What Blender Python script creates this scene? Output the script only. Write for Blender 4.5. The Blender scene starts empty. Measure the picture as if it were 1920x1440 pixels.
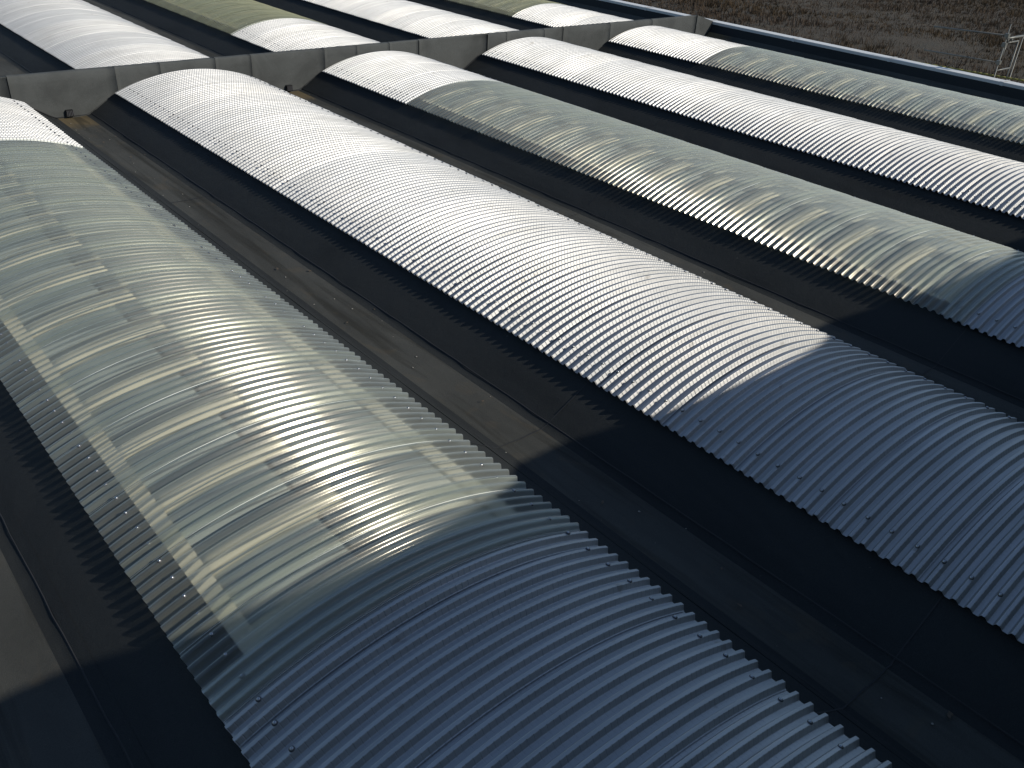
import bpy, math, random
import numpy as np
from mathutils import Matrix, Vector

S = 3.5            # metres per bay (bay = distance between two vaults); layout below is in bays
sc = bpy.context.scene
col = sc.collection
random.seed(5); rng = np.random.default_rng(5)

# ---------------------------------------------------------------- camera
cam_d = bpy.data.cameras.new('camera'); cam = bpy.data.objects.new('camera', cam_d); col.objects.link(cam)
R_ = Vector((0.76535, -0.64128, 0.05477)); U_ = Vector((0.29445, 0.42455, 0.85619)); F_ = Vector((0.57231, 0.63916, -0.51376))
m = Matrix(((R_.x, U_.x, -F_.x, 0), (R_.y, U_.y, -F_.y, 0), (R_.z, U_.z, -F_.z, 0), (0, 0, 0, 1)))
cam.matrix_world = Matrix.Translation(Vector((-1.5604, -4.0740, 1.0598)) * S) @ m
cam_d.sensor_width = 36; cam_d.lens = 36 * 1667.7 / 1920; cam_d.clip_start = 0.05; cam_d.clip_end = 3000
sc.camera = cam

# ---------------------------------------------------------------- light
SUN = Vector((0.80, -1.40, 1.0)).normalized()
elev = math.asin(SUN.z); azim = math.atan2(SUN.x, SUN.y)
w = bpy.data.worlds.new("World"); sc.world = w; w.use_nodes = True
nt = w.node_tree; nt.nodes.clear()
sky = nt.nodes.new('ShaderNodeTexSky'); sky.sky_type = 'NISHITA'; sky.sun_disc = False
sky.sun_elevation = elev; sky.sun_rotation = azim; sky.altitude = 200; sky.air_density = 1.0; sky.dust_density = 0.5; sky.ozone_density = 2.0
bg = nt.nodes.new('ShaderNodeBackground'); bg.inputs['Strength'].default_value = 0.13
wo = nt.nodes.new('ShaderNodeOutputWorld')
nt.links.new(sky.outputs[0], bg.inputs[0]); nt.links.new(bg.outputs[0], wo.inputs[0])
sun_d = bpy.data.lights.new('sun', 'SUN'); sun_d.energy = 4.2; sun_d.angle = math.radians(0.53); sun_d.color = (1.0, 0.94, 0.83)
sun = bpy.data.objects.new('sun', sun_d); col.objects.link(sun)
sun.rotation_euler = (-SUN).to_track_quat('-Z', 'Y').to_euler(); sun.location = SUN * 60
sc.view_settings.view_transform = 'Standard'; sc.view_settings.look = 'None'
sc.view_settings.exposure = 0.0; sc.view_settings.gamma = 1.0
sc.cycles.max_bounces = 10; sc.cycles.transparent_max_bounces = 24; sc.cycles.caustics_reflective = False; sc.cycles.caustics_refractive = False
sc.cycles.sample_clamp_indirect = 6

# ---------------------------------------------------------------- dimensions (bays)
W = 0.3187; HE = 0.0795; RAD = 0.7925; P = 0.02325; COVER = 8 * P; SAG = 0.0669
ZC = HE + SAG - RAD           # axis height of the vault arcs
RIB = 0.0088; YC = -2.7916    # rib height, a crest position
THM = math.asin(W / RAD)
WALL_H = 0.178
Y_NEAR = -4.28; Y_FAR = 3.42

# ---------------------------------------------------------------- helpers
def mesh(name, verts, faces, mat=None, smooth=False, parent=None, loc=None, raw=False):
    me = bpy.data.meshes.new(name)
    v = np.asarray(verts, dtype=np.float64)
    if not raw: v = v * S
    me.from_pydata([tuple(map(float, r)) for r in v], [], [tuple(map(int, f)) for f in faces])
    if smooth: me.polygons.foreach_set('use_smooth', [True] * len(me.polygons))
    for mm in (mat if isinstance(mat, (list, tuple)) else [mat]):
        if mm: me.materials.append(mm)
    o = bpy.data.objects.new(name, me); col.objects.link(o)
    if parent: o.parent = parent
    if loc is not None: o.location = [c * S for c in loc]
    return o

def gridmesh(name, G, mat, smooth=False):
    """G: (rows, cols, 3) in bays -> mesh datablock"""
    nr, nc = G.shape[:2]
    me = bpy.data.meshes.new(name)
    me.vertices.add(nr * nc); me.vertices.foreach_set('co', (G * S).astype(np.float32).ravel())
    i = np.arange(nr - 1)[:, None] * nc + np.arange(nc - 1)[None, :]
    f = np.stack([i, i + nc, i + nc + 1, i + 1], -1).reshape(-1, 4)
    n = len(f)
    me.loops.add(n * 4); me.loops.foreach_set('vertex_index', f.ravel().astype(np.int32))
    me.polygons.add(n); me.polygons.foreach_set('loop_start', (np.arange(n) * 4).astype(np.int32))
    me.polygons.foreach_set('use_smooth', np.full(n, smooth))
    me.update(calc_edges=True)
    me.materials.append(mat)
    return me

def link(name, me, parent=None, loc=None):
    o = bpy.data.objects.new(name, me); col.objects.link(o)
    if parent: o.parent = parent
    if loc is not None: o.location = [c * S for c in loc]
    return o

def tag(o, label=None, cat=None, group=None, kind=None):
    if label: o['label'] = label
    if cat: o['category'] = cat
    if group: o['group'] = group
    if kind: o['kind'] = kind
    return o

def empty(name, loc):
    o = bpy.data.objects.new(name, None); col.objects.link(o); o.location = [c * S for c in loc]
    o.empty_display_size = 0.3
    return o

def rel(v, base):
    return np.asarray(v, dtype=float) - np.asarray(base, dtype=float)

def boxv(x0, x1, y0, y1, z0, z1):
    v = [(x, y, z) for x in (x0, x1) for y in (y0, y1) for z in (z0, z1)]
    f = [(0, 1, 3, 2), (4, 6, 7, 5), (0, 4, 5, 1), (2, 3, 7, 6), (0, 2, 6, 4), (1, 5, 7, 3)]
    return v, f

def join(parts):
    V, Fc, k = [], [], 0
    for v, f in parts:
        V += [tuple(a) for a in v]; Fc += [tuple(i + k for i in q) for q in f]; k += len(v)
    return V, Fc

def tube(a, b, r, n=10, r2=None):
    a = Vector(a); b = Vector(b); d = (b - a).normalized()
    q = d.to_track_quat('Z', 'Y'); r2 = r if r2 is None else r2
    v = []
    for p_, rr in ((a, r), (b, r2)):
        for i in range(n):
            t = 2 * math.pi * i / n
            v.append(tuple(p_ + q @ Vector((rr * math.cos(t), rr * math.sin(t), 0))))
    f = [(i, (i + 1) % n, n + (i + 1) % n, n + i) for i in range(n)]
    f += [tuple(range(n - 1, -1, -1)), tuple(range(n, 2 * n))]
    return v, f

# ---------------------------------------------------------------- materials
class NT:
    def __init__(s, name):
        s.m = bpy.data.materials.new(name); s.m.use_nodes = True; s.t = s.m.node_tree; s.t.nodes.clear()
        s.out = s.n('ShaderNodeOutputMaterial')
    def n(s, t, **k):
        o = s.t.nodes.new(t)
        for a, b in k.items(): setattr(o, a, b)
        return o
    def l(s, a, b): s.t.links.new(a, b)
    def noise(s, scale, detail=4, rough=.55, vec=None, dist=0):
        o = s.n('ShaderNodeTexNoise'); o.inputs['Scale'].default_value = scale; o.inputs['Detail'].default_value = detail
        o.inputs['Roughness'].default_value = rough; o.inputs['Distortion'].default_value = dist
        if vec: s.l(vec, o.inputs['Vector'])
        return o.outputs['Fac']
    def coords(s, which='Position', scale=None):
        if which == 'Position': o = s.n('ShaderNodeNewGeometry').outputs['Position']
        else: o = s.n('ShaderNodeTexCoord').outputs[which]
        if scale:
            mp = s.n('ShaderNodeMapping'); mp.inputs['Scale'].default_value = scale; s.l(o, mp.inputs['Vector']); o = mp.outputs[0]
        return o
    def ramp(s, fac, stops):
        r = s.n('ShaderNodeValToRGB'); e = r.color_ramp.elements
        while len(e) < len(stops): e.new(0.5)
        for el, (p_, c) in zip(e, stops):
            el.position = p_; el.color = (c, c, c, 1) if isinstance(c, (int, float)) else (*c, 1)
        s.l(fac, r.inputs['Fac']); return r.outputs['Color']
    def mix(s, fac, a, b, mode='MIX'):
        o = s.n('ShaderNodeMix', data_type='RGBA', blend_type=mode)
        for sock, val in ((o.inputs[0], fac), (o.inputs[6], a), (o.inputs[7], b)):
            if hasattr(val, 'links'): s.l(val, sock)
            elif isinstance(val, (int, float)): sock.default_value = val
            else: sock.default_value = (*val, 1)
        return o.outputs[2]
    def math(s, op, a, b=0.0, c=None):
        o = s.n('ShaderNodeMath', operation=op)
        for k, val in enumerate((a, b) if c is None else (a, b, c)):
            if hasattr(val, 'links'): s.l(val, o.inputs[k])
            else: o.inputs[k].default_value = val
        return o.outputs[0]
    def bump(s, h, strength=.3, dist=.01):
        b = s.n('ShaderNodeBump'); b.inputs['Strength'].default_value = strength; b.inputs['Distance'].default_value = dist
        s.l(h, b.inputs['Height']); return b.outputs[0]
    def pbr(s, color, rough=.6, metal=0.0, normal=None, **k):
        b = s.n('ShaderNodeBsdfPrincipled')
        for key, val in (('Base Color', color), ('Roughness', rough), ('Metallic', metal)) + tuple(k.items()):
            if hasattr(val, 'links'): s.l(val, b.inputs[key])
            elif isinstance(val, (int, float)): b.inputs[key].default_value = val
            else: b.inputs[key].default_value = (*val, 1)
        if normal: s.l(normal, b.inputs['Normal'])
        s.l(b.outputs[0], s.out.inputs[0]); return b

def mat_metal():
    t = NT('aluminium_sheet')
    pos = t.coords()
    streak = t.noise(1.0, 5, .6, t.coords('Position', (1.2, 22, 1.2)))
    patch = t.noise(1.6, 4, .55, pos)
    fine = t.noise(55, 3, .6, pos)
    info = t.n('ShaderNodeObjectInfo').outputs['Random']
    c = t.ramp(streak, [(.30, (.35, .35, .34)), (.62, (.45, .445, .435))])
    c = t.mix(t.math('MULTIPLY', t.ramp(patch, [(.5, 0.), (.72, 1.)]), .22), c, (.33, .32, .29))
    c = t.mix(t.math('MULTIPLY', info, .40), c, (.36, .375, .39))
    spots = t.noise(7.5, 2, .5, pos)
    c = t.mix(t.math('MULTIPLY', t.ramp(spots, [(.70, 0.), (.76, 1.)]), .35), c, (.17, .15, .12))
    runs = t.noise(1.0, 3, .6, t.coords('Position', (.7, 60, .7)))
    c = t.mix(t.math('MULTIPLY', t.ramp(runs, [(.55, 0.), (.75, 1.)]), .35), c, (.28, .27, .25))
    r = t.math('ADD', t.math('MULTIPLY_ADD', patch, .08, .52), t.math('MULTIPLY', info, .05))
    t.pbr(c, r, 1.0, t.bump(fine, .10, .002))
    return t.m

def mat_grp(ca=(.64, .69, .65), cb=(.76, .80, .75), name='translucent_sheet'):
    t = NT(name)
    pos = t.coords()
    dirt = t.noise(1.0, 5, .65, t.coords('Position', (2.0, 16, 2.0)))
    fine = t.noise(90, 3, .6, pos)
    patch = t.noise(2.2, 3, .5, pos)
    tr = t.n('ShaderNodeBsdfTransparent'); tr.inputs[0].default_value = (.93, .95, .90, 1)
    rf = t.n('ShaderNodeBsdfRefraction'); rf.inputs['Color'].default_value = (.86, .91, .87, 1); rf.inputs['IOR'].default_value = 1.12; rf.inputs['Roughness'].default_value = .5
    cl = t.mix(t.math('MULTIPLY', fine, .5), ca, cb)
    tl = t.n('ShaderNodeBsdfTranslucent'); t.l(cl, tl.inputs[0])
    df = t.n('ShaderNodeBsdfDiffuse'); t.l(cl, df.inputs[0])
    body = t.n('ShaderNodeMixShader'); body.inputs[0].default_value = .5; t.l(tl.outputs[0], body.inputs[1]); t.l(df.outputs[0], body.inputs[2])
    lw = t.n('ShaderNodeLayerWeight'); lw.inputs[0].default_value = .35
    op = t.math('ADD', t.math('MULTIPLY_ADD', t.math('POWER', lw.outputs['Facing'], 1.7), .95, .13), t.math('MULTIPLY', t.ramp(dirt, [(.42, 0.), (.7, 1.)]), .07))
    m1 = t.n('ShaderNodeMixShader'); t.l(op, m1.inputs[0]); see = t.n('ShaderNodeMixShader'); see.inputs[0].default_value = .36; t.l(tr.outputs[0], see.inputs[1]); t.l(rf.outputs[0], see.inputs[2]); t.l(see.outputs[0], m1.inputs[1]); t.l(body.outputs[0], m1.inputs[2])
    gl = t.n('ShaderNodeBsdfGlossy'); gl.distribution = 'GGX'; gl.inputs[0].default_value = (1, .94, .80, 1); gl.inputs['Roughness'].default_value = .20
    t.l(t.bump(fine, .12, .0015), gl.inputs['Normal'])
    gl2 = t.n('ShaderNodeBsdfGlossy'); gl2.inputs['Roughness'].default_value = .40
    t.l(t.math('MULTIPLY_ADD', patch, .10, .12), gl.inputs['Roughness'])
    gm = t.n('ShaderNodeMixShader'); gm.inputs[0].default_value = .08; t.l(gl.outputs[0], gm.inputs[1]); t.l(gl2.outputs[0], gm.inputs[2])
    fr = t.n('ShaderNodeFresnel'); fr.inputs[0].default_value = 1.52
    m2 = t.n('ShaderNodeMixShader'); t.l(t.math('MULTIPLY_ADD', fr.outputs[0], .40, .026), m2.inputs[0]); t.l(m1.outputs[0], m2.inputs[1]); t.l(gm.outputs[0], m2.inputs[2])
    t.l(m2.outputs[0], t.out.inputs[0])
    return t.m

def mat_membrane(name, base, dust, dust_amt, stain=0.0, lift=1.0):
    t = NT(name)
    pos = t.coords()
    gran = t.noise(230, 2, .7, pos)
    mott = t.noise(3.2, 5, .62, pos)
    big = t.noise(.9, 4, .6, t.coords('Position', (1.6, .45, 1.6)), 0.6)
    c = t.mix(t.math('MULTIPLY', t.ramp(gran, [(.35, 0.), (.7, 1.)]), .6), base, tuple(min(1, b * 1.9) for b in base))
    c = t.mix(t.math('MULTIPLY', t.ramp(mott, [(.3, 0.), (.75, 1.)]), dust_amt), c, dust)
    c = t.mix(t.math('MULTIPLY', t.ramp(big, [(.45, 0.), (.66, 1.)]), .45), c, tuple(b * .55 for b in base))
    if stain:
        sep = t.n('ShaderNodeSeparateXYZ'); t.l(pos, sep.inputs[0])
        # silt washed down to the drains at the cross wall
        near_wall = t.n('ShaderNodeMapRange'); t.l(sep.outputs['Y'], near_wall.inputs[0]); near_wall.inputs[1].default_value = -1.25; near_wall.inputs[2].default_value = -.12
        sn = t.noise(3.4, 5, .65, t.coords('Position', (1., .8, 1.)), 1.2)
        mud = t.ramp(t.math('MULTIPLY', t.math('MULTIPLY', near_wall.outputs[0], t.math('LESS_THAN', sep.outputs['Y'], .05)), t.math('ADD', sn, .35)), [(.38, 0.), (.62, 1.)])
        c = t.mix(t.math('MULTIPLY', mud, .85), c, (.115, .088, .048))
        wet = t.noise(1.0, 4, .6, t.coords('Position', (5.5, .38, 1.)), .7)
        c = t.mix(t.math('MULTIPLY', t.ramp(wet, [(.5, 0.), (.66, 1.)]), .6), c, (.018, .017, .013))
        st = t.noise(2.6, 4, .6, t.coords('Position', (1.5, 1., 1.)), .8)
        c = t.mix(t.math('MULTIPLY', t.ramp(st, [(.56, 0.), (.68, 1.)]), stain), c, (.10, .075, .045))
    sp = t.noise(38, 1, .5, pos)
    c = t.mix(t.math('MULTIPLY', t.ramp(sp, [(.80, 0.), (.84, 1.)]), .5), c, (.16, .15, .13))
    h = t.math('ADD', t.math('MULTIPLY', gran, .4), t.math('MULTIPLY', mott, 1.5))
    t.pbr(c, .85, 0, t.bump(h, .6, .012), **{'Specular IOR Level': .12})
    return t.m

def mat_simple(name, color, rough=.6, metal=0., scale=20, var=.25, bump=.1):
    t = NT(name)
    n = t.noise(scale, 4, .6, t.coords())
    c = t.mix(n, tuple(c * (1 - var) for c in color), tuple(min(1, c * (1 + var)) for c in color))
    t.pbr(c, rough, metal, t.bump(n, bump, .004))
    return t.m

def mat_field():
    t = NT('dry_field')
    pos = t.coords()
    a = t.noise(.045, 5, .6, pos, .4); b = t.noise(.6, 6, .7, pos, .5); g = t.noise(5, 4, .7, pos)
    c = t.mix(t.ramp(a, [(.38, 0.), (.62, 1.)]), (.040, .024, .008), (.052, .034, .013))
    c = t.mix(t.ramp(b, [(.35, 0.), (.7, 1.)]), c, (.033, .029, .017))
    c = t.mix(t.math('MULTIPLY', g, .6), c, (.075, .06, .04))
    t.pbr(c, .95, 0, t.bump(t.math('ADD', b, g), .8, .4))
    return t.m

def mat_grass():
    t = NT('dry_grass')
    a = t.noise(.5, 4, .6, t.coords()); b = t.noise(.06, 3, .6, t.coords())
    c = t.ramp(a, [(.2, (.034, .020, .006)), (.5, (.048, .028, .009)), (.8, (.064, .040, .014))])
    c = t.mix(t.math('MULTIPLY', t.ramp(b, [(.45, 0.), (.6, 1.)]), .55), c, (.045, .029, .020))
    t.pbr(c, .9)
    return t.m

M = dict(
    metal=mat_metal(), grp=mat_grp(), grp_aged=mat_grp((.62, .60, .36), (.74, .71, .47), 'aged_translucent_sheet'),
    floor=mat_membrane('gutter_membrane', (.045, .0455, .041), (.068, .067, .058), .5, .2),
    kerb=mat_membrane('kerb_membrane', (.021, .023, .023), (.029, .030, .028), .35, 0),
    wall=mat_membrane('wall_membrane', (.058, .061, .059), (.070, .073, .070), .5, 0),
    bitumen=mat_simple('bitumen_joint', (.016, .016, .016), .8),
    core=mat_simple('wall_core', (.024, .024, .024), .8),
    cream=mat_simple('liner_cream', (.78, .70, .55), .8, scale=6, var=.12),
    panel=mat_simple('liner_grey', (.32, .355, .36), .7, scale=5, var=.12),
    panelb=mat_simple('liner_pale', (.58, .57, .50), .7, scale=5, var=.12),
    purlin=mat_simple('purlin_steel', (.13, .145, .16), .6, scale=5, var=.1),
    steel=mat_simple('screw_steel', (.34, .35, .36), .35, 1., var=.05),
    rubber=mat_simple('washer_rubber', (.06, .06, .065), .5, var=.05),
    coping=mat_simple('coping_metal', (.56, .56, .54), .5, 0., scale=3, var=.08),
    edge=mat_simple('sawn_sheet_edge', (.80, .84, .80), .35, scale=30, var=.1),
    concrete=mat_simple('precast_concrete', (.30, .29, .26), .85, scale=4, var=.15),
    galv=mat_simple('galvanised_tube', (.14, .14, .125), .5, .4, scale=25, var=.15),
    rope=mat_simple('faded_rope', (.17, .16, .035), .8, scale=30, var=.25),
    plastic=mat_simple('black_plastic', (.01, .01, .011), .4, var=.1),
    facade=mat_simple('pale_render', (.30, .32, .29), .8, scale=2, var=.15),
    field=mat_field(), grass=mat_grass(),
    leaf=mat_simple('dead_leaf', (.075, .055, .035), .8, scale=60, var=.5),
    pebble=mat_simple('pale_grit', (.24, .23, .2), .8, scale=60, var=.3),
)

# ---------------------------------------------------------------- corrugated sheet geometry
PROF = [(0.0, 1.0), (.095, 1.0), (.125, .960), (.147, .875), (.288, .125), (.310, .040), (.340, 0.0), (.5, 0.0)]
PROF = PROF + [(1 - a, h) for a, h in PROF[-2:0:-1]]      # one pitch, going towards -y from a crest
PU = np.array([a for a, h in PROF]); PH = np.array([h for a, h in PROF])
PROFG = [(0.0, 1.0), (.085, 1.0), (.13, .93), (.18, .765), (.2425, .5), (.305, .235), (.355, .07), (.40, 0.0), (.5, 0.0)]
PROFG = PROFG + [(1 - a, h) for a, h in PROFG[-2:0:-1]]   # the translucent sheets have a softer, lower wave
GU = np.array([a for a, h in PROFG]); GH = np.array([h for a, h in PROFG]) * .94 + .04
NEAR = np.array([1.0 if .12 < a < .32 else (.75 if .32 <= a <= .6 else 0.0) for a, h in PROF])

def rib_rows(y0, y1, kind):
    """profile stations between y0 (far) and y1 (near): arrays of y, height, crimp weight"""
    k0 = math.floor((YC - y0) / P) - 1; k1 = math.ceil((YC - y1) / P) + 1
    ys, hs, ws = [], [], []
    PU_, PH_, NR_ = (PU, PH, NEAR) if kind == 'metal' else (GU, GH, GH * 0)
    for k in range(k0, k1):
        ys.append(YC - (k + PU_) * P); hs.append(PH_); ws.append(NR_)
    ys = np.concatenate(ys); hs = np.concatenate(hs); ws = np.concatenate(ws)
    def at(y): return np.interp(-y, -ys, hs)
    k = (ys < y0 - 1e-6) & (ys > y1 + 1e-6)
    return (np.r_[y0, ys[k], y1], np.r_[at(y0), hs[k], at(y1)], np.r_[0, ws[k], 0])

def sheet_mesh(name, y0, y1, kind, lift=0.0):
    ys, hs, ws = rib_rows(y0, y1, kind)
    if kind == 'metal':
        nc = 62; th = []; cr = []
        for i in range(nc):
            for f, c in ((0, 0), (.10, 1.), (.22, 0)):
                th.append((i + f) / nc); cr.append(c)
        th.append(1.0); cr.append(0); th = np.array(th); cr = np.array(cr)
        jit = 1 + .35 * (rng.random((len(ys), len(th))) - .5)
    else:
        th = np.linspace(0, 1, 73); cr = np.zeros(73); jit = np.ones((len(ys), 73))
    th = -THM + 2 * THM * th
    yy = ys[:, None] + .00048 * ws[:, None] * cr[None, :] * jit
    rr = RAD - .004 + lift + (.0016 * (ys[0] - ys) / COVER)[:, None] + (hs * RIB)[:, None] - .0004 * ws[:, None] * cr[None, :] * jit
    # hand-laid sheets are never quite true
    rr = rr + .0005 * np.sin(ys[:, None] * 3.1 + th[None, :] * 4)
    if kind == 'grp':                       # sawn edges: a short turned down lip at both ends
        yy = np.broadcast_to(yy, rr.shape)
        yy = np.concatenate([yy[:1], yy, yy[-1:]]); rr = np.concatenate([rr[:1] - .0013, rr, rr[-1:] - .0013])
    G = np.stack([rr * np.sin(th)[None, :], yy, ZC + rr * np.cos(th)[None, :]], -1)
    me = gridmesh(name, G, M['metal'] if kind == 'metal' else M['grp'], smooth=(kind != 'metal'))
    if kind == 'grp':
        me.materials.append(M['edge']); nf = G.shape[1] - 1; mi = np.zeros(len(me.polygons), dtype=np.int32); mi[:nf] = 1; mi[-nf:] = 1
        me.polygons.foreach_set('material_index', mi); sm = mi == 0; me.polygons.foreach_set('use_smooth', sm)
    return me

B0 = -2.39                     # one overlap position; the others follow at COVER steps
OV = .66 * P
_sheets = {}
def regular_sheet(kind, odd):
    k = (kind, odd)
    if k not in _sheets:
        _sheets[k] = sheet_mesh('metal_sheet' if kind == 'metal' else 'translucent_sheet', B0 + OV, B0 - COVER - OV, kind, 0.)
    return _sheets[k]

# ---------------------------------------------------------------- screws
def screw_mesh():
    n = 12; v = []; f = []; mi = []
    rings = [(.0040, -.001, 1), (.0040, .0006, 1), (.0027, .0010, 0), (.0026, .0020, 0), (.0012, .0028, 0)]
    for r, z, _ in rings:
        for i in range(n):
            t = 2 * math.pi * i / n; v.append((r * math.cos(t), r * math.sin(t), z))
    for k in range(len(rings) - 1):
        for i in range(n):
            f.append((k * n + i, k * n + (i + 1) % n, (k + 1) * n + (i + 1) % n, (k + 1) * n + i)); mi.append(1 if k < 2 else 0)
    f.append(tuple(range((len(rings) - 1) * n, len(rings) * n))); mi.append(0)
    me = bpy.data.meshes.new('screw'); me.from_pydata([tuple(c * S for c in a) for a in v], [], f)
    me.materials.append(M['steel']); me.materials.append(M['rubber'])
    me.polygons.foreach_set('material_index', mi); me.polygons.foreach_set('use_smooth', [True] * len(f)); me.update()
    return me
SCREW = screw_mesh()
XS = .2725; THS = math.asin(XS / RAD)

# ---------------------------------------------------------------- liner under the translucent parts
def arc_patch(x0, x1, y0, y1, drop, thick, n=14):
    xs = np.linspace(x0, x1, n); v = []; f = []
    for dz in (0, -thick):
        for y in (y0, y1):
            for x in xs: v.append((x, y, ZC + math.sqrt((RAD - drop) ** 2 - x * x) + dz))
    for i in range(n - 1):
        f.append((i, i + 1, n + i + 1, n + i)); f.append((2 * n + i, 3 * n + i, 3 * n + i + 1, 2 * n + i + 1))
        f.append((i, 2 * n + i, 2 * n + i + 1, i + 1)); f.append((n + i, n + i + 1, 3 * n + i + 1, 3 * n + i))
    f.append((0, n, 3 * n, 2 * n)); f.append((n - 1, 3 * n - 1, 4 * n - 1, 2 * n - 1))
    return v, f

# ---------------------------------------------------------------- vaults
def vault(xc, segs, y_far, y_near, label, group, screw_sides, n_screws=100, liner=None):
    base = (xc, (y_far + y_near) / 2, 0.0)
    root = empty('barrel_vault', base); tag(root, label, 'roof vault', group)
    off = (0, -base[1], 0)
    for (kind, ya, yb) in segs:                  # ya far, yb near
        k = 0
        ylo, yhi = yb, ya
        kk = math.floor((B0 - ya) / COVER + 1e-6)
        y = ya
        while y > yb + 1e-4:
            bn = B0 - COVER * (kk + 1)
            if bn > y - .25 * COVER: kk += 1; continue
            near = max(bn, yb)
            if near - yb < .3 * COVER: near = yb
            full = abs(y - (B0 - COVER * kk)) < 1e-6 and abs(near - bn) < 1e-6
            odd = kk % 2
            lift0 = .0026 if kind == 'grp' else 0.0
            if full and not lift0:
                o = link('metal_sheet', regular_sheet(kind, odd), root, (0, -COVER * kk - base[1], 0))
            elif full:
                o = link('translucent_sheet', regular_sheet(kind, odd), root, (0, -COVER * kk - base[1], lift0))
            else:
                e0 = OV if (y != ya or True) else 0
                me = sheet_mesh('sheet', min(y + (OV if y != ya else .0), y_far), max(near - (OV if near != yb else .0), y_near), kind, 0.)
                o = link('metal_sheet' if kind == 'metal' else 'translucent_sheet', me, root, (0, -base[1], lift0))
            y = near
            kk += 1
    # screws
    cands = []
    n0 = math.ceil((YC - (y_far - .02)) / (2 * P)); n1 = math.floor((YC - (y_near + .03)) / (2 * P))
    for side in screw_sides:
        for n in range(n0, n1 + 1):
            yy = YC - 2 * P * n
            rr = RAD - .004 + RIB + .0016
            cands.append((side, yy, rr))
    cx, cy = -1.56, -4.07
    cands.sort(key=lambda c: (c[1] - cy) ** 2 + (xc + c[0] * XS - cx) ** 2)
    def place(c):
        side, yy, rr = c
        j = random.uniform(-.0012, .0012)
        th = side * THS
        return Matrix.Translation(Vector(((rr * math.sin(th) + j) * S, (yy - base[1] + random.uniform(-.0008, .0008)) * S, (ZC + rr * math.cos(th)) * S))) @ Matrix.Rotation(th, 4, 'Y')
    for c in cands[:n_screws]:
        o = bpy.data.objects.new('screw', SCREW); col.objects.link(o); o.parent = root; o.matrix_local = place(c)
    rest = cands[n_screws:]
    if rest:
        V = np.empty(len(SCREW.vertices) * 3, dtype=np.float32); SCREW.vertices.foreach_get('co', V); V = V.reshape(-1, 3)
        Fs = [tuple(p_.vertices) for p_ in SCREW.polygons]; MI = [p_.material_index for p_ in SCREW.polygons]
        av, af, am = [], [], []
        for c in rest:
            mt = np.array(place(c)); k = len(av)
            av += [tuple(r) for r in (V @ mt[:3, :3].T + mt[:3, 3])]
            af += [tuple(i + k for i in q) for q in Fs]; am += MI
        o = mesh('screws', av, af, [M['steel'], M['rubber']], False, root, None, raw=True)
        o.data.polygons.foreach_set('material_index', am); o['kind'] = 'stuff'
    # liner
    for (ya, yb) in (liner or []):
        kk = math.floor((B0 - ya) / COVER + 1e-6); 
        for sx in (-1, 1):
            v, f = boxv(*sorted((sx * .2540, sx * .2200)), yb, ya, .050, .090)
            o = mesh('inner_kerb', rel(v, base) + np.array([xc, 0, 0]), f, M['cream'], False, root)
        while True:
            bk = B0 - COVER * kk
            y0 = min(bk + .0, ya); y1 = max(bk - COVER, yb)
            if y0 <= yb + .01: break
            if y0 - y1 > .02:
                b0 = min(bk - .033, ya); b1 = max(bk - .088, yb)
                if b0 - b1 > .01:
                    v, f = arc_patch(-.229, .012, b1, b0, .024, .008); mesh('cross_band', rel(v, base) + np.array([xc, 0, 0]), f, M['cream'], True, root)  # cream band over the left half, repeated at every sheet overlap
                for (x0, x1, mt, nm, dr) in ((-.229, -.034, 'panel', 'liner_panel', .034), (-.034, .010, 'purlin', 'ridge_purlin', .028), (.010, .229, 'panelb', 'liner_panel', .030)):  # liner tones: grey left of the crown, pale right of it
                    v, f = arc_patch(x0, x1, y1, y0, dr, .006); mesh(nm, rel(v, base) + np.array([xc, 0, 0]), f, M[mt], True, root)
            kk += 1
    return root

yf, yn = -.03, Y_NEAR
G1 = 'curved corrugated roof vaults'
ga, gb = -.768, -3.29
mixed = [('metal', yf, ga + .012), ('grp', ga, gb), ('metal', gb + .062, yn)]
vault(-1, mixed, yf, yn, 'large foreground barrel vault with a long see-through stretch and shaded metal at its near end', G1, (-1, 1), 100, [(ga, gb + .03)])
vault(0, [('metal', yf, yn)], yf, yn, 'all-metal corrugated vault through the middle of the picture, sunlit far end and shaded near end', G1, (-1, 1), 100)
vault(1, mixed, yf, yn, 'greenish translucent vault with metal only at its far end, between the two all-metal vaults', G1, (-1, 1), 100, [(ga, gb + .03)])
vault(2, [('metal', yf, yn)], yf, yn, 'narrow looking all-metal vault that stays fully sunlit to the right picture edge', G1, (-1, 1), 100)
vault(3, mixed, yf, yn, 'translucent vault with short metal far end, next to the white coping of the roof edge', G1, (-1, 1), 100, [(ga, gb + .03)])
yr = .045
G2 = 'vaults beyond the cross wall'
vault(0, [('metal', Y_FAR, yr)], Y_FAR, yr, 'white metal vault beyond the cross wall at the upper left corner', G2, (), 0)
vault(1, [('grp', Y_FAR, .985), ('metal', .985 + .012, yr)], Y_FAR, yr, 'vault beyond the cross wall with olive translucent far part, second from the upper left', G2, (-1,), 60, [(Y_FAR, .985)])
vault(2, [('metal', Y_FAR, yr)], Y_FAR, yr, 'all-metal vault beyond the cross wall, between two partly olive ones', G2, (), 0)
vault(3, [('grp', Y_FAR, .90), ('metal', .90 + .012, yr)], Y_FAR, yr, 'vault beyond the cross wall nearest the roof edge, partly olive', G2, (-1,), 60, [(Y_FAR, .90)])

for root in [o for o in col.objects if o.name.startswith('barrel_vault') and o.get('group') == G2]:
    for ch in root.children:            # the older sheets beyond the wall have yellowed
        if ch.name.startswith('translucent_sheet'):
            ch.material_slots[0].link = 'OBJECT'; ch.material_slots[0].material = M['grp_aged']

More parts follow.
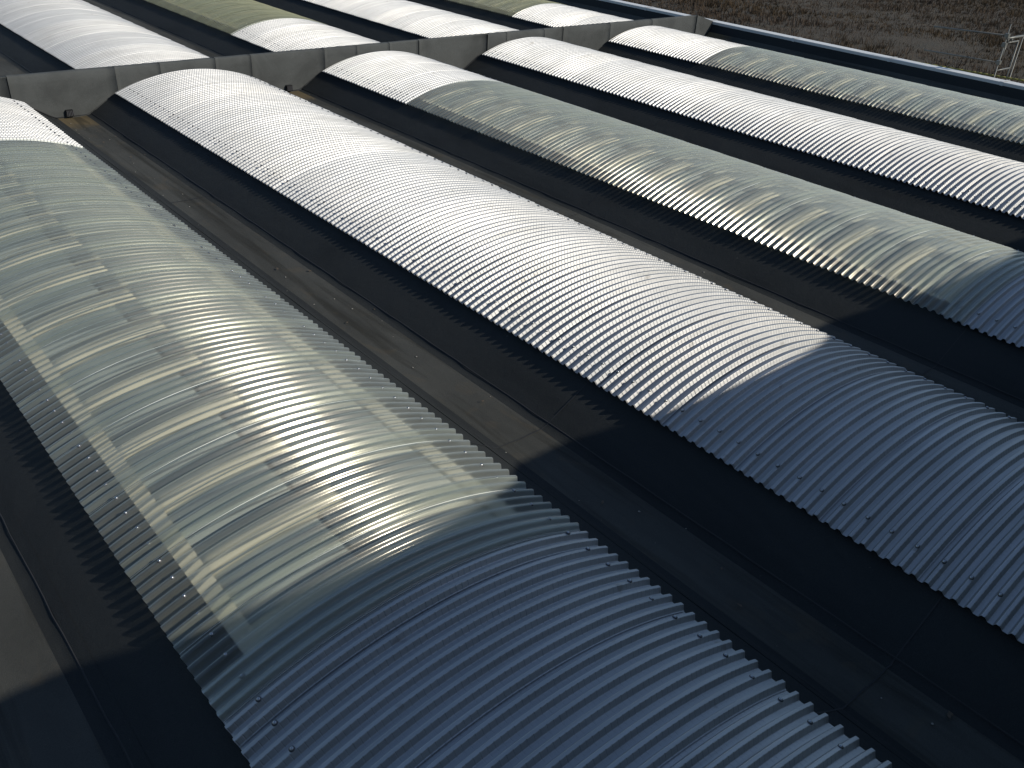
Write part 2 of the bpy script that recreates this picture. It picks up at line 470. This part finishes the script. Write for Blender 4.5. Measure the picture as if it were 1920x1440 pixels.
# ---------------------------------------------------------------- gutters: membrane floor, sloping kerbs up to the vault eaves
FL = .0784
def slope_profile(sx, cx):
    pts = [(.057, -.0065), (.0665, -.0052), (.0735, -.0028), (.0784, .0006), (.100, .0142), (.143, .0418), (.186, .0685), (.194, .0735), (.2475, .0925), (.2475, .02)]
    return [(cx + sx * a, z) for a, z in pts]

def strip(points, y0, y1, ny=1, wob=0.0):
    ys = np.linspace(y0, y1, ny + 1); v = []; n = len(points)
    for j, y in enumerate(ys):
        for i, (x, z) in enumerate(points):
            dz = wob * (math.sin(y * 9 + i * 1.3) + .6 * math.sin(y * 23 + i)) if 0 < i < n - 2 else 0
            v.append((x, y, z + dz))
    f = [(j * n + i, j * n + i + 1, (j + 1) * n + i + 1, (j + 1) * n + i) for j in range(ny) for i in range(n - 1)]
    return v, f

def gutter(cx, y0, y1, label, right_kerb=True, left_kerb=True, seams=()):
    base = (cx, (y0 + y1) / 2, 0)
    root = empty('roof_gutter', base); tag(root, label, 'roof gutter', 'membrane lined gutters between vaults')
    xs = np.linspace(-.060, .060, 13)
    v, f = strip([(cx + x, -.0065 - .0022 * (1 - (x / .06) ** 2)) for x in xs], y0, y1, 60, .0004)
    o = mesh('gutter_floor', rel(v, base), f, M['floor'], True, root)
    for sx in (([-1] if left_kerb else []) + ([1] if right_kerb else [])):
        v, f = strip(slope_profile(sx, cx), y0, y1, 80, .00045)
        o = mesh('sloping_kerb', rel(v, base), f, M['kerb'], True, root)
        # lap joint with a bead of bitumen along the foot, and the raised edge of the lap above it
        pts = []
        yy = np.linspace(y0, y1, 90)
        V, Fc = [], []
        for j, y in enumerate(yy):
            wv = .0006 * math.sin(y * 31) + .0004 * math.sin(y * 77 + 1)
            for (a, z) in ((.0770 + wv, .0008), (.0784 + wv, .0026), (.0800 + wv, .0026)):
                V.append((cx + sx * a, y, z))
        for j in range(len(yy) - 1):
            for i in range(2): Fc.append((j * 3 + i, j * 3 + i + 1, j * 3 + i + 4, j * 3 + i + 3))
        mesh('foot_joint', rel(V, base), Fc, M['bitumen'], False, root)
        v, f = strip([(cx + sx * .0800, .0022), (cx + sx * .0970, .0135), (cx + sx * .0972, .0122)], y0, y1, 60, .0)
        mesh('lap_strip', rel(v, base), f, M['kerb'], False, root)
    for ys_ in seams:
        for sx in (-1, 1):
            prof = slope_profile(sx, cx)[:8]
            v = []; f = []
            for k, (x, z) in enumerate([(cx + sx * .001, -.0082)] + prof):
                wob_ = random.uniform(-.0012, .0012)
                v += [(x, ys_ + wob_ + .0013, z + .0012), (x, ys_ + wob_ - .0013, z + .0012)]
            for k in range(len(prof)): f.append((2 * k, 2 * k + 2, 2 * k + 3, 2 * k + 1))
            mesh('cross_joint', rel(v, base), f, M['bitumen'], False, root)
    return root

yk = -.002
gutter(-1.5, yk, Y_NEAR, 'dark gutter left of the foreground vault, at the lower left corner', seams=(-3.62,))
gutter(-.5, yk, Y_NEAR, 'wide dusty gutter between the foreground vault and the middle all-metal vault', seams=(-2.93, -3.749, -1.2))
gutter(.5, yk, Y_NEAR, 'gutter between the middle all-metal vault and the greenish translucent vault', seams=(-2.0, -3.3, -.9))
gutter(1.5, yk, Y_NEAR, 'dark gutter on the right flank of the greenish translucent vault', seams=(-1.4, -2.6))
gutter(2.5, yk, Y_NEAR, 'dark gutter between the sunlit all-metal vault and the edge vault', seams=(-1.9,))
yb_ = .034
gutter(-.5, Y_FAR, yb_, 'gutter beyond the cross wall at the far upper left corner')
gutter(.5, Y_FAR, yb_, 'gutter beyond the cross wall between white vault and olive vault', seams=(1.1,))
gutter(1.5, Y_FAR, yb_, 'gutter beyond the cross wall to the right of the longest olive vault')
gutter(2.5, Y_FAR, yb_, 'gutter beyond the cross wall before the last vault')

# edge gutters with the sloping inside of the parapet
def edge_gutter(y0, y1, label):
    base = (3.55, (y0 + y1) / 2, 0)
    root = empty('edge_gutter', base); tag(root, label, 'roof gutter', 'gutters along the roof edge')
    xs = np.linspace(3.44, 3.590, 9)
    v, f = strip([(x, -.0065) for x in xs], y0, y1, 40, .0004); mesh('gutter_floor', rel(v, base), f, M['floor'], True, root)
    v, f = strip(slope_profile(-1, 3.5), y0, y1, 60, .0004); mesh('sloping_kerb', rel(v, base), f, M['kerb'], True, root)
    v, f = strip([(3.590, -.0065), (3.610, .002), (3.650, .028), (3.680, .048), (3.698, .064)], y0, y1, 60, .0006); mesh('sloping_kerb', rel(v, base), f, M['floor'], True, root)
    v, f = strip([(3.698, .064), (3.7215, .118)], y0, y1, 30, 0); mesh('upstand', rel(v, base), f, M['kerb'], True, root)
    return root
edge_gutter(yk, Y_NEAR, 'dark gutter along the white coping, right of the edge vault')
edge_gutter(Y_FAR, yb_, 'dark gutter along the roof edge beyond the cross wall')

# ---------------------------------------------------------------- cross wall
base = (1.2, .016, 0)
wall = empty('cross_wall', base); tag(wall, 'low grey membrane covered wall crossing the roof between the two rows of vaults', 'wall')
x_end = 3.553
core = [(-2.6, -.04), (3.655, -.04), (3.655, .032), (3.742, .118), (3.742, .124), (x_end, .1715), (-2.6, .1735)]
def prism_y(poly, y0, y1):
    n = len(poly); v = [(x, y0, z) for x, z in poly] + [(x, y1, z) for x, z in poly]
    f = [tuple(range(n)), tuple(range(2 * n - 1, n - 1, -1))] + [(i, n + i, n + (i + 1) % n, (i + 1) % n) for i in range(n)]
    return v, f
v, f = prism_y(core, .011, .020); mesh('wall_core', rel(v, base), f, M['core'], False, wall)
joints = [-2.6, -1.9, -1.33, -.714, -.294, -.100, .154, .328, .714, .899, 1.094, 1.278, 1.742, 1.881, 2.164, 2.317, 2.712, 3.10, 3.545]
for a, b in zip(joints[:-1], joints[1:]):
    g = .0013
    x0, x1 = a + g * random.uniform(.4, .7), b - g * random.uniform(.4, .7)
    nx = 10; prof = [(-.0005, -.02), (0, .02), (0, .06), (-.0004, .10), (0, .14), (.0006, .170), (.004, .1765), (.010, .178), (.022, .178), (.028, .1765), (.031, .170), (.032, -.02)]
    v = []; f = []; ph = random.uniform(0, 6); tilt = random.uniform(-.0008, .0008)
    for i in range(nx + 1):
        x = x0 + (x1 - x0) * i / nx
        for k, (y, z) in enumerate(prof):
            v.append((x, y + .0006 * math.sin(i * 1.1 + k * 1.7 + ph) * (1 if 1 < k < 6 else 0) + (tilt * i if k < 6 else 0), z + .0003 * math.sin(ph + i * .8) * (k > 5)))
    n = len(prof)
    for i in range(nx):
        for k in range(n - 1): f.append((i * n + k, (i + 1) * n + k, (i + 1) * n + k + 1, i * n + k + 1))
    f.append(tuple(range(n - 1, -1, -1))); f.append(tuple(range(nx * n, nx * n + n)))
    mesh('membrane_sheet', rel(v, base), f, M['wall'], True, wall)
endp = [(3.548, -.02), (3.640, -.02), (3.652, .034), (3.700, .082), (3.746, .120), (3.740, .1265), (3.65, .151), (3.548, .178)]
v, f = prism_y(endp, -.001, .033); mesh('sloping_end', rel(v, base), f, M['wall'], False, wall)

# fillet of membrane where the wall meets the gutters
for gx in (-1.5, -.5, .5, 1.5, 2.5):
    parts = []
    poly = [(gx - .186, .070), (gx - .078, .003), (gx - .06, -.004), (gx + .06, -.004), (gx + .078, .003), (gx + .186, .070)]
    V = []; Fc = []
    for x, z in poly: V += [(x, -.0015, z + .004), (x, -.0065, z + .001)]
    for i in range(len(poly) - 1): Fc.append((2 * i, 2 * i + 1, 2 * i + 3, 2 * i + 2))
    mesh('wall_joint', rel(V, base), Fc, M['bitumen'], False, wall)

# scupper outlets at the foot of the wall
def scupper(x, label):
    b = (x, -.008, .012); r = empty('drain_outlet', b); tag(r, label, 'drain', 'drain outlets in the cross wall')
    v, f = boxv(-.016, .016, -.010, .008, -.012, .014)
    bev = [(a * (.86 if c > 0 else 1), b2, c) for a, b2, c in v]
    mesh('outlet_box', bev, f, M['plastic'], False, r)
    parts = [boxv(-.012 + i * .006, -.010 + i * .006, -.0125, -.0102, -.010, .011) for i in range(5)]
    v, f = join(parts); mesh('grate', v, f, M['rubber'], False, r)
scupper(-.509, 'small black drain box in the gutter corner right of the foreground vault')
scupper(.506, 'small black drain box in the gutter corner between the middle and the greenish vault')

# ---------------------------------------------------------------- roof edge coping and outer wall
base = (3.76, -.5, .13)
cop = empty('roof_coping', base); tag(cop, 'long white metal coping along the right hand roof edge above the field', 'coping')
ys_c = [Y_FAR, 2.7, 2.0, 1.3, .62, .03, -.66, -1.33, -2.0, -2.68, -3.4, Y_NEAR]
for a, b in zip(ys_c[:-1], ys_c[1:]):
    prof = [(3.718, .112), (3.716, .129), (3.722, .1305), (3.798, .1285), (3.801, .126), (3.802, .108)]
    v, f = strip(prof, a - .0012, b + .0012, 6, .0)
    v2, f2 = strip([(x + (.0015 if i < 2 else -.0015 if i > 3 else 0), z - .0015) for i, (x, z) in enumerate(prof)], a - .0012, b + .0012, 6)
    mesh('coping_sheet', rel(v, base), f, M['coping'], False, cop)
for y in ys_c[1:-1]:
    prof = [(3.714, .111), (3.7135, .1315), (3.722, .1330), (3.799, .1310), (3.8035, .1275), (3.8035, .107)]
    v, f = strip(prof, y - .009, y + .009, 1); mesh('joint_cover', rel(v, base), f, M['coping'], False, cop)
v, f = boxv(3.735, 3.790, Y_NEAR, Y_FAR, -2.2, .120)
ow = mesh('warehouse_facade', rel(v, (3.76, 0, -2.2)), f, M['concrete'], False, None, (3.76, 0, -2.2))
tag(ow, 'pale precast outer wall under the white coping, facing the field', 'building wall')

# taller building behind the camera whose flat roofline throws the straight shadow
bb = (0.8, -4.5, 0)
tall = empty('taller_building', bb); tag(tall, 'taller pale building at the near ends of the vaults, casting the straight shadow', 'building')
HB = (4.30 - 3.035) / 1.40
v, f = boxv(-9, 12, -6.5, -4.30, -.2, HB); mesh('wall', rel(v, bb), f, M['facade'], False, tall)
v, f = boxv(-9, 12, -4.36, -4.285, HB, HB + .012); mesh('parapet_capping', rel(v, bb), f, M['facade'], False, tall)

# ---------------------------------------------------------------- scaffold outside the parapet
def scaffold(x0, x1, y, label, group=None):
    b = (x0, y, -2.2); r = empty('scaffold', b); tag(r, label, 'scaffold', group)
    R = .0032
    def T(name, *segs, mt='galv'):
        v, f = join([tube(p0, p1, rr) for p0, p1, rr in segs]); return mesh(name, rel(v, b), f, M[mt], True, r)
    T('standard', ((x0, y, -2.2), (x0, y, .395), R)); T('standard', ((x1, y, -2.2), (x1, y, .46), R))
    T('head_transom', ((x0, y, .322), (x1, y, .322), .0066))
    T('transom', ((x0 + .028, y, .298), (x1 - .045, y, .298), .0045))
    T('strut', ((x0 + .075, y, .322), (x0 + .075, y, .298), .005)); T('strut', ((x0 + .028, y, .322), (x0 + .028, y, .298), .005))
    T('corner_brace', ((x0 + .004, y, .205), (x0 + .030, y, .300), .0038)); T('corner_brace', ((x1 - .045, y, .300), (x1 - .045, y, -.1), .0038))
    T('lower_rail', ((x0, y, .152), (x1 - .045, y, .152), .0042))
    T('guard_rail', ((x0, y + .004, .338), (x0 - .0, y + .42, .318), .0040)); T('guard_rail', ((x0, y + .004, .196), (x0, y + .44, .185), .0036))
    for z in (.338, .196, .290):
        v, f = boxv(x0 - .011, x0 + .011, y - .010, y + .012, z - .010, z + .010); mesh('coupler', rel(v, b), f, M['galv'], False, r)
    return r
scaffold(3.88, 4.095, -1.885, 'galvanised scaffold frame with two guard rails standing outside the coping at the upper right')

# faded rope strung along outside of the coping
pts = [(3.86, .10, .060), (3.88, -.35, .072), (3.92, -1.2, .098), (3.95, -1.7, .108), (3.96, -2.03, .117), (3.97, -2.5, .132), (3.98, -3.2, .15)]
parts = []
xs_ = np.array(pts)
ty = np.linspace(0, len(pts) - 1, 60)
cv = np.stack([np.interp(ty, range(len(pts)), xs_[:, k]) for k in range(3)], 1)
for i in range(len(cv) - 1): parts.append(tube(cv[i], cv[i + 1], .0048, 8))
v, f = join(parts); b = pts[0]
o = mesh('safety_rope', rel(v, b), f, M['rope'], True, None, b); tag(o, 'faded yellow green rope running outside the coping from the wall end to the scaffold', 'rope')

# ---------------------------------------------------------------- field far below
GZ = -2.2
n = 60
xs_ = np.linspace(-60, 260, n); ys_ = np.linspace(-160, 260, n)
Gd = np.stack(np.meshgrid(xs_, ys_, indexing='ij') + [np.zeros((n, n))], -1)
Gd[..., 2] = GZ + .12 * np.sin(Gd[..., 0] * .31) * np.cos(Gd[..., 1] * .23) * (Gd[..., 0] > 6)
me = gridmesh('field_ground', Gd[:, ::-1], M['field'], True); g = link('field_ground', me); tag(g, kind='structure')
def grass():
    N = 26000; K = 7
    # visible wedge of the field, denser where it is nearer
    x = 6.5 + 27 * rng.random(N) ** .9; y = -4 + 24 * rng.random(N)
    keep = (y < (x * .78 + 4)) & (y > (x * .0 - 6)); x, y = x[keep], y[keep]; N = len(x)
    z = GZ + .12 * np.sin(x * .31) * np.cos(y * .23) * (x > 6)
    cl = .5 + .5 * np.sin(x * 1.3 + 2 * np.sin(y * .7)) * np.sin(y * 1.1 + x * .4)
    V = []; 
    for k in range(K):
        a = rng.random(N) * 6.283; d = rng.random(N) * .06; hgt = (.05 + .12 * rng.random(N)) * (.45 + .8 * cl); w_ = .004 + .009 * rng.random(N)
        bx = x + d * np.cos(a); by = y + d * np.sin(a); b2 = rng.random(N) * 6.283; lean = .10 * rng.random(N)
        lx = np.cos(a) * lean; ly = np.sin(a) * lean
        V.append(np.stack([np.stack([bx - w_ * np.cos(b2), by - w_ * np.sin(b2), z - .01], -1), np.stack([bx + w_ * np.cos(b2), by + w_ * np.sin(b2), z - .01], -1), np.stack([bx + lx, by + ly, z + hgt], -1)], 1))
    V = np.concatenate(V).reshape(-1, 3) * S
    me = bpy.data.meshes.new('dry_grass'); nv = len(V)
    me.vertices.add(nv); me.vertices.foreach_set('co', V.astype(np.float32).ravel())
    me.loops.add(nv); me.loops.foreach_set('vertex_index', np.arange(nv, dtype=np.int32))
    me.polygons.add(nv // 3); me.polygons.foreach_set('loop_start', (np.arange(nv // 3) * 3).astype(np.int32)); me.update(calc_edges=True)
    me.materials.append(M['grass']); o = link('dry_grass', me); tag(o, 'rough brown dry grass covering the field below the roof', 'grass', kind='stuff')
grass()

# ---------------------------------------------------------------- litter in the gutters
def litter():
    V, Fc = [], []
    for i in range(60):
        gx = random.choice((-.5, -.5, -.5, -1.5, .5)); y = random.uniform(-3.9, -.1) if i > 14 else random.uniform(-.5, -.08)
        x = gx + random.uniform(-.066, .066); r = random.uniform(.0012, .0028); z = -.0065
        k = len(V); a0 = random.random() * 6
        for j in range(5):
            V.append((x + r * math.cos(a0 + j * 1.257) * random.uniform(.7, 1.2), y + r * math.sin(a0 + j * 1.257), z + .0002))
        V.append((x, y, z + r * .7))
        for j in range(5): Fc.append((k + j, k + (j + 1) % 5, k + 5))
    o = mesh('grit', V, Fc, M['pebble'], False); tag(o, 'scattered pale grit lying on the gutter floors', 'grit', kind='stuff')
    V, Fc = [], []
    for i in range(24):
        gx = random.choice((-.5, -.5, -1.5)); y = random.uniform(-4.0, -.3); x = gx + random.uniform(-.065, .075); r = random.uniform(.003, .007); a = random.random() * 6.28; z = -.004
        k = len(V); c, s_ = math.cos(a), math.sin(a)
        for (u, v_, h) in ((-1, 0, .0), (-.3, .45, .0015), (.5, .35, .001), (1, 0, .002), (.5, -.35, 0.0002), (-.3, -.45, .0015)):
            V.append((x + r * (u * c - v_ * s_), y + r * (u * s_ + v_ * c), z + h))
        Fc.append(tuple(range(k, k + 6)))
    o = mesh('leaf_litter', V, Fc, M['leaf'], False); tag(o, 'a few dead leaves lying in the gutters', 'leaves', kind='stuff')
litter()
